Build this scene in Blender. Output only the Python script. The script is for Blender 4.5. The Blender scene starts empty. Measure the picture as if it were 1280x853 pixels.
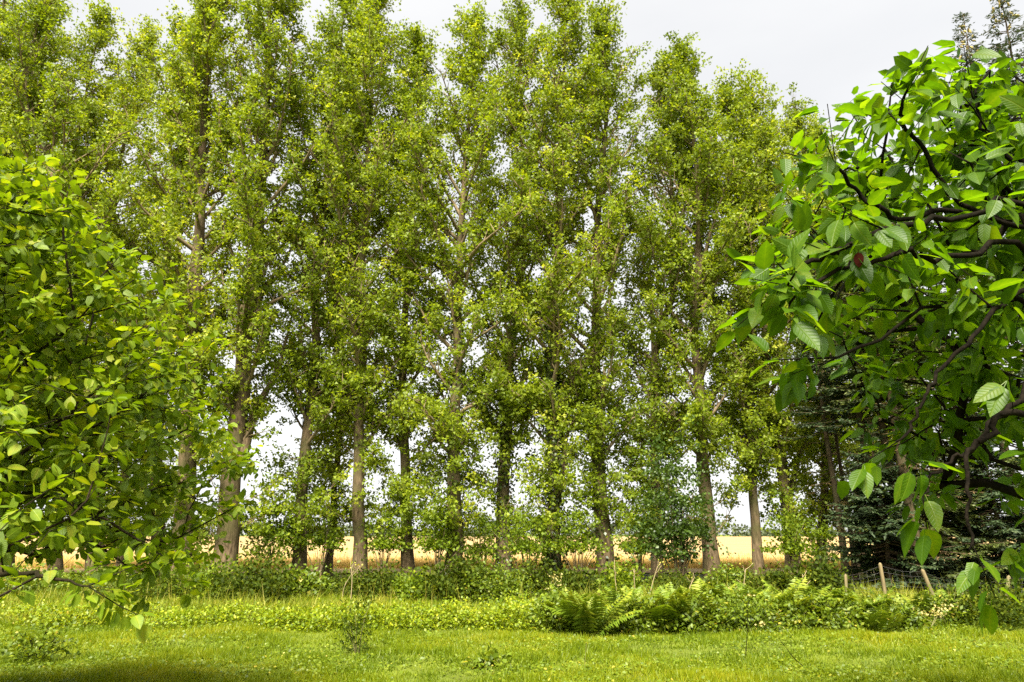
import bpy, math
import numpy as np
from mathutils import Vector, Matrix, Euler

# ------------------------------------------------------------------ camera, sky, sun, exposure
scene = bpy.context.scene
COL = scene.collection
TILT = math.radians(15.8)
CAM_H = 1.6
F = 853.33
cam_d = bpy.data.cameras.new('camera')
cam_d.sensor_width = 36.0
cam_d.lens = 24.0
cam_d.clip_start = 0.05
cam_d.clip_end = 5000.0
cam = bpy.data.objects.new('camera', cam_d)
COL.objects.link(cam)
cam.location = (0, 0, CAM_H)
cam.rotation_euler = (math.pi / 2 + TILT, 0, 0)
scene.camera = cam

SUN_EL, SUN_AZ = math.radians(56), math.radians(-14)     # azimuth measured from straight behind the camera, negative = from the left
world = bpy.data.worlds.new('World')
scene.world = world
world.use_nodes = True
wn, wl = world.node_tree.nodes, world.node_tree.links
wn.clear()
w_out = wn.new('ShaderNodeOutputWorld')
w_bg = wn.new('ShaderNodeBackground')
w_bg.inputs['Strength'].default_value = 0.056
w_sky = wn.new('ShaderNodeTexSky')
w_sky.sky_type = 'NISHITA'
w_sky.sun_disc = False
w_sky.sun_elevation = SUN_EL
w_sky.sun_rotation = math.pi + SUN_AZ
w_hs = wn.new('ShaderNodeHueSaturation')
w_hs.inputs['Saturation'].default_value = 0.15
w_tc = wn.new('ShaderNodeTexCoord')
w_map = wn.new('ShaderNodeMapping')
w_map.inputs['Scale'].default_value = (1.0, 1.0, 3.0)
w_noise = wn.new('ShaderNodeTexNoise')
w_noise.inputs['Scale'].default_value = 1.6
w_noise.inputs['Detail'].default_value = 5
w_ramp = wn.new('ShaderNodeValToRGB')
w_ramp.color_ramp.elements[0].position = 0.25
w_ramp.color_ramp.elements[0].color = (0.98, 1.0, 1.03, 1)
w_ramp.color_ramp.elements[1].position = 0.75
w_ramp.color_ramp.elements[1].color = (1.30, 1.30, 1.29, 1)
w_mix = wn.new('ShaderNodeMix')
w_mix.data_type = 'RGBA'
w_mix.inputs['Factor'].default_value = 0.9
wl.new(w_sky.outputs['Color'], w_hs.inputs['Color'])
wl.new(w_tc.outputs['Generated'], w_map.inputs['Vector'])
wl.new(w_map.outputs['Vector'], w_noise.inputs['Vector'])
wl.new(w_noise.outputs['Fac'], w_ramp.inputs['Fac'])
wl.new(w_hs.outputs['Color'], w_mix.inputs['A'])
wl.new(w_ramp.outputs['Color'], w_mix.inputs['B'])
wl.new(w_mix.outputs['Result'], w_bg.inputs['Color'])
wl.new(w_bg.outputs['Background'], w_out.inputs['Surface'])

sun_d = bpy.data.lights.new('sun', 'SUN')
sun_d.energy = 1.5
sun_d.angle = math.radians(24)
sun_d.color = (1.0, 0.94, 0.80)
sun = bpy.data.objects.new('sun', sun_d)
COL.objects.link(sun)
sdir = Vector((-math.sin(SUN_AZ) * math.cos(SUN_EL), math.cos(SUN_AZ) * math.cos(SUN_EL), -math.sin(SUN_EL)))
sun.rotation_euler = sdir.to_track_quat('-Z', 'Y').to_euler()
sun.location = (0, -10, 30)

vs = scene.view_settings
vs.view_transform = 'Standard'
vs.look = 'None'
vs.exposure = 3.7
vs.gamma = 1.0
vs.use_curve_mapping = False
scene.render.engine = 'CYCLES'
cy = scene.cycles
cy.max_bounces = 8
cy.diffuse_bounces = 5
cy.glossy_bounces = 2
cy.transmission_bounces = 6
cy.use_denoising = False
cy.sample_clamp_indirect = 4.0

# ------------------------------------------------------------------ pixel helpers (photograph pixels, 1280 x 853)
CT, ST = math.cos(TILT), math.sin(TILT)
def at(px, py, Y):
    x = (px - 640) / F
    y = -(py - 426.5) / F
    d = np.array((x, CT - y * ST, ST + y * CT))
    return np.array((0, 0, CAM_H)) + d * (Y / d[1])
def gx(px, Y, z=0.0):
    return (px - 640) / F * (Y * CT + (z - CAM_H) * ST)
def project(P):
    P = np.asarray(P, float)
    d = P[:, 1] * CT + (P[:, 2] - CAM_H) * ST
    u = -P[:, 1] * ST + (P[:, 2] - CAM_H) * CT
    dd = np.maximum(d, 1e-3)
    return 640 + F * P[:, 0] / dd, 426.5 - F * u / dd, d

# ------------------------------------------------------------------ materials
def new_mat(name):
    m = bpy.data.materials.new(name)
    m.use_nodes = True
    n = m.node_tree.nodes
    n.clear()
    return m, n, m.node_tree.links
def ramp(n, stops):
    r = n.new('ShaderNodeValToRGB')
    el = r.color_ramp.elements
    while len(el) < len(stops):
        el.new(0.5)
    for e, (p, c) in zip(el, stops):
        e.position = p
        e.color = (*c, 1)
    return r
def leaf_mat(name, stops, transl=0.4, rough=0.5, tint=(1.35, 1.25, 0.5), spec=0.4, mottle=0.0):
    m, n, l = new_mat(name)
    out = n.new('ShaderNodeOutputMaterial')
    a = n.new('ShaderNodeAttribute')
    a.attribute_name = 'rnd'
    r = ramp(n, stops)
    if mottle:
        g = n.new('ShaderNodeNewGeometry')
        nz = n.new('ShaderNodeTexNoise')
        nz.inputs['Scale'].default_value = 55
        nz.inputs['Detail'].default_value = 4
        l.new(g.outputs['Position'], nz.inputs['Vector'])
        ma = n.new('ShaderNodeMath')
        ma.operation = 'MULTIPLY_ADD'
        ma.inputs[1].default_value = mottle
        l.new(nz.outputs['Fac'], ma.inputs[0])
        sb = n.new('ShaderNodeMath')
        sb.operation = 'SUBTRACT'
        sb.inputs[1].default_value = mottle * .5
        l.new(a.outputs['Fac'], sb.inputs[0])
        l.new(sb.outputs[0], ma.inputs[2])
        # side veins: narrow pale lines slanting forward from the midrib
        av = n.new('ShaderNodeAttribute')
        av.attribute_name = 'luv'
        sx = n.new('ShaderNodeSeparateXYZ')
        l.new(av.outputs['Vector'], sx.inputs[0])
        def mth(op, i0, i1=None, i2=None):
            q = n.new('ShaderNodeMath')
            q.operation = op
            for k, v in enumerate((i0, i1, i2)):
                if v is None: continue
                if isinstance(v, (int, float)): q.inputs[k].default_value = v
                else: l.new(v, q.inputs[k])
            return q.outputs[0]
        ax = mth('ABSOLUTE', sx.outputs['X'])
        ph = mth('FRACT', mth('MULTIPLY', mth('MULTIPLY_ADD', ax, -1.1, sx.outputs['Y']), 8.0))
        side = mth('SUBTRACT', 1.0, mth('MINIMUM', mth('MULTIPLY', mth('ABSOLUTE', mth('SUBTRACT', ph, .5)), 5.0), 1.0))
        rib = mth('SUBTRACT', 1.0, mth('MINIMUM', mth('MULTIPLY', ax, 28.0), 1.0))
        vein = mth('MAXIMUM', mth('MULTIPLY', side, .6), rib)
        l.new(mth('MULTIPLY_ADD', vein, .22, ma.outputs[0]), r.inputs['Fac'])
        bp = n.new('ShaderNodeBump')
        bp.inputs['Strength'].default_value = 0.35
        bp.inputs['Distance'].default_value = 0.004
        bp.invert = True
        l.new(vein, bp.inputs['Height'])
    else:
        l.new(a.outputs['Fac'], r.inputs['Fac'])
    p = n.new('ShaderNodeBsdfPrincipled')
    p.inputs['Roughness'].default_value = rough
    if mottle:
        l.new(bp.outputs['Normal'], p.inputs['Normal'])
    p.inputs['Specular IOR Level'].default_value = spec
    l.new(r.outputs['Color'], p.inputs['Base Color'])
    t = n.new('ShaderNodeBsdfTranslucent')
    mu = n.new('ShaderNodeMix')
    mu.data_type = 'RGBA'
    mu.blend_type = 'MULTIPLY'
    mu.inputs['Factor'].default_value = 1
    mu.inputs['B'].default_value = (*tint, 1)
    l.new(r.outputs['Color'], mu.inputs['A'])
    l.new(mu.outputs['Result'], t.inputs['Color'])
    mx = n.new('ShaderNodeMixShader')
    mx.inputs['Fac'].default_value = transl
    l.new(p.outputs['BSDF'], mx.inputs[1])
    l.new(t.outputs['BSDF'], mx.inputs[2])
    l.new(mx.outputs['Shader'], out.inputs['Surface'])
    return m
def bark_mat(name, c0, c1, c2, scale=6.0, stretch=0.25, bump=0.5, spec=0.2):
    m, n, l = new_mat(name)
    out = n.new('ShaderNodeOutputMaterial')
    tc = n.new('ShaderNodeTexCoord')
    mp = n.new('ShaderNodeMapping')
    mp.inputs['Scale'].default_value = (1, 1, stretch)
    l.new(tc.outputs['Object'], mp.inputs['Vector'])
    n1 = n.new('ShaderNodeTexNoise')
    n1.inputs['Scale'].default_value = scale * 3
    n1.inputs['Detail'].default_value = 6
    n1.inputs['Roughness'].default_value = 0.65
    l.new(mp.outputs['Vector'], n1.inputs['Vector'])
    n2 = n.new('ShaderNodeTexNoise')
    n2.inputs['Scale'].default_value = 1.3
    n2.inputs['Detail'].default_value = 3
    l.new(tc.outputs['Object'], n2.inputs['Vector'])
    r1 = ramp(n, [(0.32, c0), (0.62, c1)])
    l.new(n1.outputs['Fac'], r1.inputs['Fac'])
    r2 = ramp(n, [(0.45, (0, 0, 0)), (0.66, (1, 1, 1))])
    l.new(n2.outputs['Fac'], r2.inputs['Fac'])
    mx = n.new('ShaderNodeMix')
    mx.data_type = 'RGBA'
    l.new(r2.outputs['Color'], mx.inputs['Factor'])
    l.new(r1.outputs['Color'], mx.inputs['A'])
    mx.inputs['B'].default_value = (*c2, 1)
    p = n.new('ShaderNodeBsdfPrincipled')
    p.inputs['Roughness'].default_value = 0.9
    p.inputs['Specular IOR Level'].default_value = spec
    l.new(mx.outputs['Result'], p.inputs['Base Color'])
    b = n.new('ShaderNodeBump')
    b.inputs['Strength'].default_value = bump
    b.inputs['Distance'].default_value = 0.03
    l.new(n1.outputs['Fac'], b.inputs['Height'])
    l.new(b.outputs['Normal'], p.inputs['Normal'])
    l.new(p.outputs['BSDF'], out.inputs['Surface'])
    return m
def ground_mat(name, stops, scale, stretch=(1, 1, 1), bump=0.4, fine=30.0, dist=0.05):
    m, n, l = new_mat(name)
    out = n.new('ShaderNodeOutputMaterial')
    tc = n.new('ShaderNodeTexCoord')
    mp = n.new('ShaderNodeMapping')
    mp.inputs['Scale'].default_value = stretch
    l.new(tc.outputs['Object'], mp.inputs['Vector'])
    n1 = n.new('ShaderNodeTexNoise')
    n1.inputs['Scale'].default_value = scale
    n1.inputs['Detail'].default_value = 8
    n1.inputs['Roughness'].default_value = 0.7
    l.new(mp.outputs['Vector'], n1.inputs['Vector'])
    n2 = n.new('ShaderNodeTexNoise')
    n2.inputs['Scale'].default_value = fine
    n2.inputs['Detail'].default_value = 4
    l.new(tc.outputs['Object'], n2.inputs['Vector'])
    ad = n.new('ShaderNodeMath')
    ad.operation = 'MULTIPLY_ADD'
    ad.inputs[1].default_value = 0.45
    l.new(n2.outputs['Fac'], ad.inputs[0])
    su = n.new('ShaderNodeMath')
    su.operation = 'MULTIPLY_ADD'
    su.inputs[1].default_value = 1.0
    su.inputs[2].default_value = -0.22
    l.new(n1.outputs['Fac'], su.inputs[0])
    l.new(su.outputs[0], ad.inputs[2])
    r = ramp(n, stops)
    l.new(ad.outputs[0], r.inputs['Fac'])
    p = n.new('ShaderNodeBsdfPrincipled')
    p.inputs['Roughness'].default_value = 0.95
    p.inputs['Specular IOR Level'].default_value = 0.15
    l.new(r.outputs['Color'], p.inputs['Base Color'])
    b = n.new('ShaderNodeBump')
    b.inputs['Strength'].default_value = bump
    b.inputs['Distance'].default_value = dist
    l.new(n2.outputs['Fac'], b.inputs['Height'])
    l.new(b.outputs['Normal'], p.inputs['Normal'])
    l.new(p.outputs['BSDF'], out.inputs['Surface'])
    return m

M = {}
M['poplar_leaf'] = leaf_mat('poplar_leaf', [(0.0, (0.076, 0.113, 0.005)), (0.45, (0.158, 0.215, 0.010)), (0.8, (0.240, 0.292, 0.016)), (1.0, (0.367, 0.380, 0.042))], 0.45, 0.55, tint=(1.45, 1.4, 0.4), spec=0.25)
M['poplar_leaf_green'] = leaf_mat('poplar_leaf_green', [(0.0, (0.056, 0.095, 0.004)), (0.45, (0.116, 0.172, 0.007)), (0.8, (0.189, 0.245, 0.010)), (1.0, (0.281, 0.311, 0.025))], 0.45, 0.55, tint=(1.45, 1.4, 0.4), spec=0.25)
M['ivy_leaf'] = leaf_mat('ivy_leaf', [(0.0, (0.018, 0.032, 0.004)), (0.6, (0.040, 0.064, 0.006)), (1.0, (0.080, 0.112, 0.010))], 0.25, 0.4)
M['plum_leaf'] = leaf_mat('plum_leaf', [(0.0, (0.078, 0.133, 0.005)), (0.5, (0.131, 0.202, 0.007)), (0.85, (0.194, 0.260, 0.010)), (1.0, (0.255, 0.277, 0.013))], 0.48, 0.5, tint=(1.4, 1.35, 0.4), spec=0.3, mottle=0.7)
M['cherry_leaf'] = leaf_mat('cherry_leaf', [(0.0, (0.039, 0.095, 0.003)), (0.5, (0.066, 0.139, 0.003)), (0.9, (0.100, 0.179, 0.005)), (1.0, (0.126, 0.193, 0.007))], 0.62, 0.45, tint=(1.6, 1.5, 0.4), spec=0.35, mottle=0.7)
M['red_leaf'] = leaf_mat('red_leaf', [(0, (0.030, 0.005, 0.003)), (1, (0.035, 0.006, 0.003))], 0.15, 0.85, tint=(1, 1, 1), spec=0.05)
M['bramble_leaf'] = leaf_mat('bramble_leaf', [(0.0, (0.023, 0.041, 0.002)), (0.5, (0.053, 0.081, 0.004)), (1.0, (0.123, 0.143, 0.008))], 0.4, 0.65, spec=0.15)
M['maple_leaf'] = leaf_mat('maple_leaf', [(0.0, (0.022, 0.046, 0.004)), (0.5, (0.046, 0.086, 0.008)), (1.0, (0.083, 0.128, 0.013))], 0.35, 0.45)
M['elder_leaf'] = leaf_mat('elder_leaf', [(0.0, (0.078, 0.133, 0.002)), (0.5, (0.182, 0.247, 0.005)), (0.85, (0.302, 0.332, 0.008)), (1.0, (0.419, 0.408, 0.023))], 0.4, 0.5)
M['weed_leaf'] = leaf_mat('weed_leaf', [(0.0, (0.047, 0.082, 0.004)), (0.5, (0.119, 0.175, 0.007)), (0.9, (0.207, 0.248, 0.012)), (1.0, (0.435, 0.349, 0.048))], 0.4, 0.5)
M['fern_leaf'] = leaf_mat('fern_leaf', [(0.0, (0.086, 0.148, 0.008)), (0.5, (0.161, 0.230, 0.013)), (1.0, (0.276, 0.306, 0.023))], 0.4, 0.55)
M['pale_flower'] = leaf_mat('pale_flower', [(0.0, (0.320, 0.272, 0.080)), (1.0, (0.480, 0.416, 0.176))], 0.3, 0.7)
M['grass'] = leaf_mat('grass', [(0.0, (0.077, 0.127, 0.002)), (0.4, (0.160, 0.220, 0.002)), (0.75, (0.248, 0.275, 0.004)), (1.0, (0.351, 0.309, 0.017))], 0.45, 0.5, tint=(1.4, 1.3, .5))
M['dry_grass'] = leaf_mat('dry_grass', [(0.0, (0.099, 0.147, 0.005)), (0.4, (0.198, 0.230, 0.010)), (0.75, (0.285, 0.273, 0.024)), (1.0, (0.415, 0.356, 0.057))], 0.35, 0.6)
M['wheat'] = leaf_mat('wheat', [(0.0, (0.340, 0.229, 0.058)), (0.6, (0.522, 0.369, 0.108)), (1.0, (0.622, 0.489, 0.177))], 0.3, 0.7, tint=(1.1, 1.0, 0.7))
M['spruce_needle'] = leaf_mat('spruce_needle', [(0.0, (0.013, 0.027, 0.009)), (0.6, (0.034, 0.059, 0.019)), (1.0, (0.072, 0.095, 0.032))], 0.12, 0.55)
M['olive_needle'] = leaf_mat('olive_needle', [(0.0, (0.025, 0.036, 0.006)), (0.6, (0.053, 0.072, 0.011)), (1.0, (0.096, 0.117, 0.018))], 0.15, 0.55)
M['blue_needle'] = leaf_mat('blue_needle', [(0.0, (0.032, 0.055, 0.041)), (0.6, (0.069, 0.100, 0.078)), (1.0, (0.118, 0.155, 0.118))], 0.12, 0.55)
M['dead_needle'] = leaf_mat('dead_needle', [(0.0, (0.060, 0.038, 0.011)), (1.0, (0.128, 0.083, 0.026))], 0.1, 0.8)
M['far_leaf'] = leaf_mat('far_leaf', [(0.0, (0.036, 0.052, 0.024)), (1.0, (0.096, 0.120, 0.052))], 0.2, 0.8)
M['poplar_bark'] = bark_mat('poplar_bark', (0.038, 0.025, 0.012), (0.145, 0.103, 0.058), (0.060, 0.058, 0.018), 5, 0.22, 0.7)
M['limb_bark'] = bark_mat('limb_bark', (0.08, 0.055, 0.028), (0.22, 0.165, 0.095), (0.15, 0.115, 0.06), 6, 0.3, 0.4)
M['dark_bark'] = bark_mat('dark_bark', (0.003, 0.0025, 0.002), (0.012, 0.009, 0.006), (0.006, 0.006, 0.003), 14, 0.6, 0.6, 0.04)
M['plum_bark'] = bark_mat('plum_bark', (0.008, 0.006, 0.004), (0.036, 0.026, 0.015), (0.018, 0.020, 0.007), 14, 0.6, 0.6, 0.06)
M['spruce_bark'] = bark_mat('spruce_bark', (0.036, 0.022, 0.013), (0.11, 0.075, 0.042), (0.065, 0.06, 0.026), 8, 0.5, 0.6)
M['post_wood'] = bark_mat('post_wood', (0.09, 0.07, 0.035), (0.20, 0.155, 0.08), (0.12, 0.12, 0.05), 10, 0.1, 0.3)
M['cone'] = bark_mat('cone', (0.30, 0.20, 0.08), (0.55, 0.40, 0.18), (0.42, 0.36, 0.12), 30, 1, 0.6)
M['stem'] = leaf_mat('stem', [(0, (0.10, 0.10, 0.03)), (1, (0.16, 0.15, 0.045))], 0.0, 0.7)
M['dry_stem'] = leaf_mat('dry_stem', [(0, (0.238, 0.182, 0.091)), (1, (0.322, 0.252, 0.140))], 0.0, 0.8)
M['wire'] = leaf_mat('wire', [(0, (0.05, 0.05, 0.045)), (1, (0.06, 0.06, 0.055))], 0.0, 0.5)
M['lawn'] = ground_mat('lawn', [(0.2, (0.050, 0.052, 0.012)), (0.45, (0.085, 0.110, 0.012)), (0.7, (0.15, 0.18, 0.016)), (0.9, (0.24, 0.21, 0.05))], 0.9, bump=0.6)
M['field'] = ground_mat('field', [(0.15, (0.20, 0.125, 0.05)), (0.5, (0.30, 0.205, 0.09)), (0.85, (0.37, 0.27, 0.13))], 0.25, (0.08, 1.0, 1.0), 0.8, 3.0, 0.15)
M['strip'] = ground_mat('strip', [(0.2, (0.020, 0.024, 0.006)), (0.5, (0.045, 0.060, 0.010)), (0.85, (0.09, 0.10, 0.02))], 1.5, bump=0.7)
M['soil'] = ground_mat('soil', [(0.2, (0.022, 0.018, 0.008)), (0.5, (0.05, 0.048, 0.016)), (0.85, (0.09, 0.095, 0.025))], 1.5, bump=0.7)

# ------------------------------------------------------------------ object helpers
def tag(o, label=None, cat=None, group=None, kind=None):
    if label: o['label'] = label
    if cat: o['category'] = cat
    if group: o['group'] = group
    if kind: o['kind'] = kind
    return o
def empty(name, loc, label, cat, group=None):
    o = bpy.data.objects.new(name, None)
    o.empty_display_size = 0.2
    o.location = loc
    COL.objects.link(o)
    return tag(o, label, cat, group)
def link(name, me, parent=None):
    o = bpy.data.objects.new(name, me)
    COL.objects.link(o)
    if parent is not None:
        o.parent = parent
    return o
def mesh(name, V, FA, mat, rnd=None, smooth=False, origin=None, luv=None):
    """V (n,3); FA a list of (m,k) index arrays; rnd a value for each vertex"""
    V = np.asarray(V, np.float32)
    if origin is not None:
        V = V - np.asarray(origin, np.float32)
    me = bpy.data.meshes.new(name)
    me.vertices.add(len(V))
    me.vertices.foreach_set('co', np.ascontiguousarray(V).ravel())
    FA = [np.asarray(f, np.int32) for f in FA if len(f)]
    loops = np.concatenate([f.ravel() for f in FA])
    tot = np.concatenate([np.full(len(f), f.shape[1], np.int32) for f in FA])
    start = np.concatenate(([0], np.cumsum(tot)[:-1])).astype(np.int32)
    me.loops.add(len(loops))
    me.loops.foreach_set('vertex_index', loops)
    me.polygons.add(len(tot))
    me.polygons.foreach_set('loop_start', start)
    if smooth:
        me.polygons.foreach_set('use_smooth', np.ones(len(tot), bool))
    if rnd is not None:
        a = me.attributes.new('rnd', 'FLOAT', 'POINT')
        a.data.foreach_set('value', np.clip(np.asarray(rnd, np.float32), 0, 1))
    if luv is not None:
        a = me.attributes.new('luv', 'FLOAT_VECTOR', 'POINT')
        a.data.foreach_set('vector', np.ascontiguousarray(luv, np.float32).ravel())
    me.update(calc_edges=True)
    me.materials.append(M[mat])
    return me

def nrm(v):
    return v / np.maximum(np.linalg.norm(v, axis=-1, keepdims=True), 1e-9)
class Tubes:
    def __init__(s):
        s.V, s.Fq, s.Ft, s.n = [], [], [], 0
    def add(s, pts, rad, k=6):
        pts = np.asarray(pts, float)
        rad = np.broadcast_to(np.asarray(rad, float), (len(pts),))
        t = nrm(np.gradient(pts, axis=0))
        ref = np.array((0.31, 0.95, 0.02)) if abs(t[0][1]) < 0.8 else np.array((0.95, 0.1, 0.3))
        a = nrm(np.cross(t, ref))
        b = np.cross(t, a)
        th = np.arange(k) / k * 2 * np.pi
        ring = pts[:, None] + rad[:, None, None] * (np.cos(th)[None, :, None] * a[:, None] + np.sin(th)[None, :, None] * b[:, None])
        m = len(pts)
        i = np.arange(m - 1)[:, None] * k
        j = np.arange(k)[None]
        j2 = (j + 1) % k
        q = np.stack((i + j, i + j2, i + k + j2, i + k + j), -1).reshape(-1, 4) + s.n
        s.V.append(ring.reshape(-1, 3))
        s.V.append(pts[-1:] + t[-1:] * rad[-1])
        tip = s.n + m * k
        jj = np.arange(k)
        s.Ft.append(np.stack((s.n + (m - 1) * k + jj, s.n + (m - 1) * k + (jj + 1) % k, np.full(k, tip)), -1))
        s.Fq.append(q)
        s.n += m * k + 1
    def mesh(s, name, mat, origin=None):
        V = np.concatenate(s.V)
        return mesh(name, V, [np.concatenate(s.Fq), np.concatenate(s.Ft)], mat, rnd=np.full(len(V), 0.5), smooth=True, origin=origin)
def smooth_path(P, n):
    """Catmull-Rom through the points, n samples"""
    P = np.asarray(P, float)
    Q = np.vstack((2 * P[0] - P[1], P, 2 * P[-1] - P[-2]))
    u = np.linspace(0, len(P) - 1 - 1e-6, n)
    i = u.astype(int)
    f = (u - i)[:, None]
    p0, p1, p2, p3 = Q[i], Q[i + 1], Q[i + 2], Q[i + 3]
    return 0.5 * (2 * p1 + (p2 - p0) * f + (2 * p0 - 5 * p1 + 4 * p2 - p3) * f ** 2 + (3 * p1 - p0 - 3 * p2 + p3) * f ** 3)

def kites(P, D, N, L, W, fold=0.08, droop=0.08):
    """small leaves of two triangles folded on the midrib; returns V, F"""
    n = len(P)
    D = nrm(D)
    S = nrm(np.cross(D, N))
    N = np.cross(S, D)
    L = np.broadcast_to(L, (n,))[:, None]
    W = np.broadcast_to(W, (n,))[:, None]
    mid = P + D * L * 0.42 + N * L * fold
    V = np.stack((P, mid + S * W * 0.5, P + D * L - N * L * droop, mid - S * W * 0.5), 1).reshape(-1, 3)
    b = np.arange(n)[:, None] * 4
    Fc = np.concatenate((b + np.array([[0, 1, 2]]), b + np.array([[0, 2, 3]])))
    return V, Fc
def leaf_mesh(name, P, D, N, L, W, rnd, mat, origin=None, **k):
    V, Fc = kites(P, D, N, L, W, **k)
    return mesh(name, V, [Fc], mat, rnd=np.repeat(rnd, 4), origin=origin)
def blade_mesh(name, P, D, N, L, W, rnd, mat, bend=.2):
    """grass blades of one bent triangle each"""
    n = len(P)
    S = nrm(np.cross(D, N))
    L = np.asarray(L)[:, None]
    W = np.asarray(W)[:, None]
    V = np.stack((P - S * W * .5, P + S * W * .5, P + D * L + nrm(np.cross(S, D)) * L * bend), 1).reshape(-1, 3)
    return mesh(name, V, [np.arange(n * 3).reshape(-1, 3)], mat, rnd=np.repeat(rnd, 3))
def delta_leaves(name, P, D, N, L, W, rnd, mat, origin=None):
    """small triangular leaves seen from far off, one triangle each"""
    n = len(P)
    S = nrm(np.cross(D, N))
    L = np.asarray(L)[:, None]
    W = np.asarray(W)[:, None]
    V = np.stack((P - S * W * .5, P + S * W * .5, P + D * L), 1).reshape(-1, 3)
    return mesh(name, V, [np.arange(n * 3).reshape(-1, 3)], mat, rnd=np.repeat(rnd, 3), origin=origin)
def rdir(rng, n):
    return nrm(rng.normal(size=(n, 3)))

ORD = ['first', 'second', 'third', 'fourth', 'fifth', 'sixth', 'seventh', 'eighth', 'ninth', 'tenth', 'eleventh', 'twelfth', 'thirteenth',
       'fourteenth', 'fifteenth', 'sixteenth', 'seventeenth', 'eighteenth', 'nineteenth', 'twentieth']

# ------------------------------------------------------------------ the ground: lawn to the horizon, tree strip, wheat field
def hnoise(x, y):
    return 0.025 * np.sin(x * 1.3 + 0.7 * y) + 0.02 * np.sin(y * 1.9 - 0.6 * x + 1.0) + 0.015 * np.sin(3.1 * x + 2.3 * y)
def sheet(name, x0, x1, y0, y1, nx, ny, z, mat, amp=1.0):
    gx_, gy_ = np.meshgrid(np.linspace(x0, x1, nx), np.linspace(y0, y1, ny))
    V = np.stack((gx_.ravel(), gy_.ravel(), z + amp * hnoise(gx_.ravel(), gy_.ravel())), -1)
    i = (np.arange(ny - 1)[:, None] * nx + np.arange(nx - 1)[None]).ravel()
    o = link(name, mesh(name, V, [np.stack((i, i + 1, i + nx + 1, i + nx), -1)], mat, smooth=True))
    return tag(o, kind='structure')
ground = sheet('ground', -2500, 2500, -400, 3500, 2, 2, -0.16, 'lawn', 0)
sheet('lawn', -45, 45, -12, 21.5, 181, 68, 0.0, 'lawn')
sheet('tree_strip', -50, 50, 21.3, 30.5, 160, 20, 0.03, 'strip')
sheet('wheat_field', -600, 600, 29.5, 470, 2, 2, 0.08, 'field', 0)

# far-off wood behind the field: one mass at the horizon
rng = np.random.default_rng(5)
n = 900
wx = rng.uniform(-520, 520, n)
wy = rng.uniform(472, 500, n)
hmax = 4.0 + 2.2 * np.sin(wx * 0.021) + 1.6 * np.sin(wx * 0.057 + 1) + rng.uniform(0, 1.6, n)
hmax = 1.7 * np.maximum(hmax, 2.0)
per = 26
cx = np.repeat(wx, per) + rng.normal(0, 2.4, n * per)
cyy = np.repeat(wy, per) + rng.normal(0, 2.4, n * per)
cz = rng.uniform(0, 1, n * per) * np.repeat(hmax, per)
Pn = np.stack((cx, cyy, cz), -1)
o = link('far_wood', leaf_mesh('far_wood', Pn, rdir(rng, len(Pn)), rdir(rng, len(Pn)), rng.uniform(1.2, 2.6, len(Pn)), rng.uniform(1.0, 2.2, len(Pn)), rng.uniform(0, 1, len(Pn)), 'far_leaf'))
tag(o, 'low grey green wood along the horizon behind the golden field', 'wood', kind='stuff')

# standing wheat at the near margin of the field
rng = np.random.default_rng(6)
n = 46000
wy = 33.0 + rng.exponential(5.0, n)
wx = rng.uniform(-1, 1, n) * (wy * 0.8 + 2)
P = np.stack((wx, wy, np.full(n, 0.05)), -1)
D = nrm(np.stack((rng.normal(0, .2, n), rng.normal(0, .2, n), np.ones(n)), -1))
o = link('wheat', blade_mesh('wheat', P, D, nrm(np.stack((rng.normal(0, .5, n), -np.ones(n), rng.normal(0, .3, n)), -1)), rng.uniform(.2, .34, n), rng.uniform(.02, .05, n), rng.uniform(0, 1, n), 'wheat'))
tag(o, 'ripe golden wheat standing along the near edge of the field', 'wheat', kind='stuff')

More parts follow.
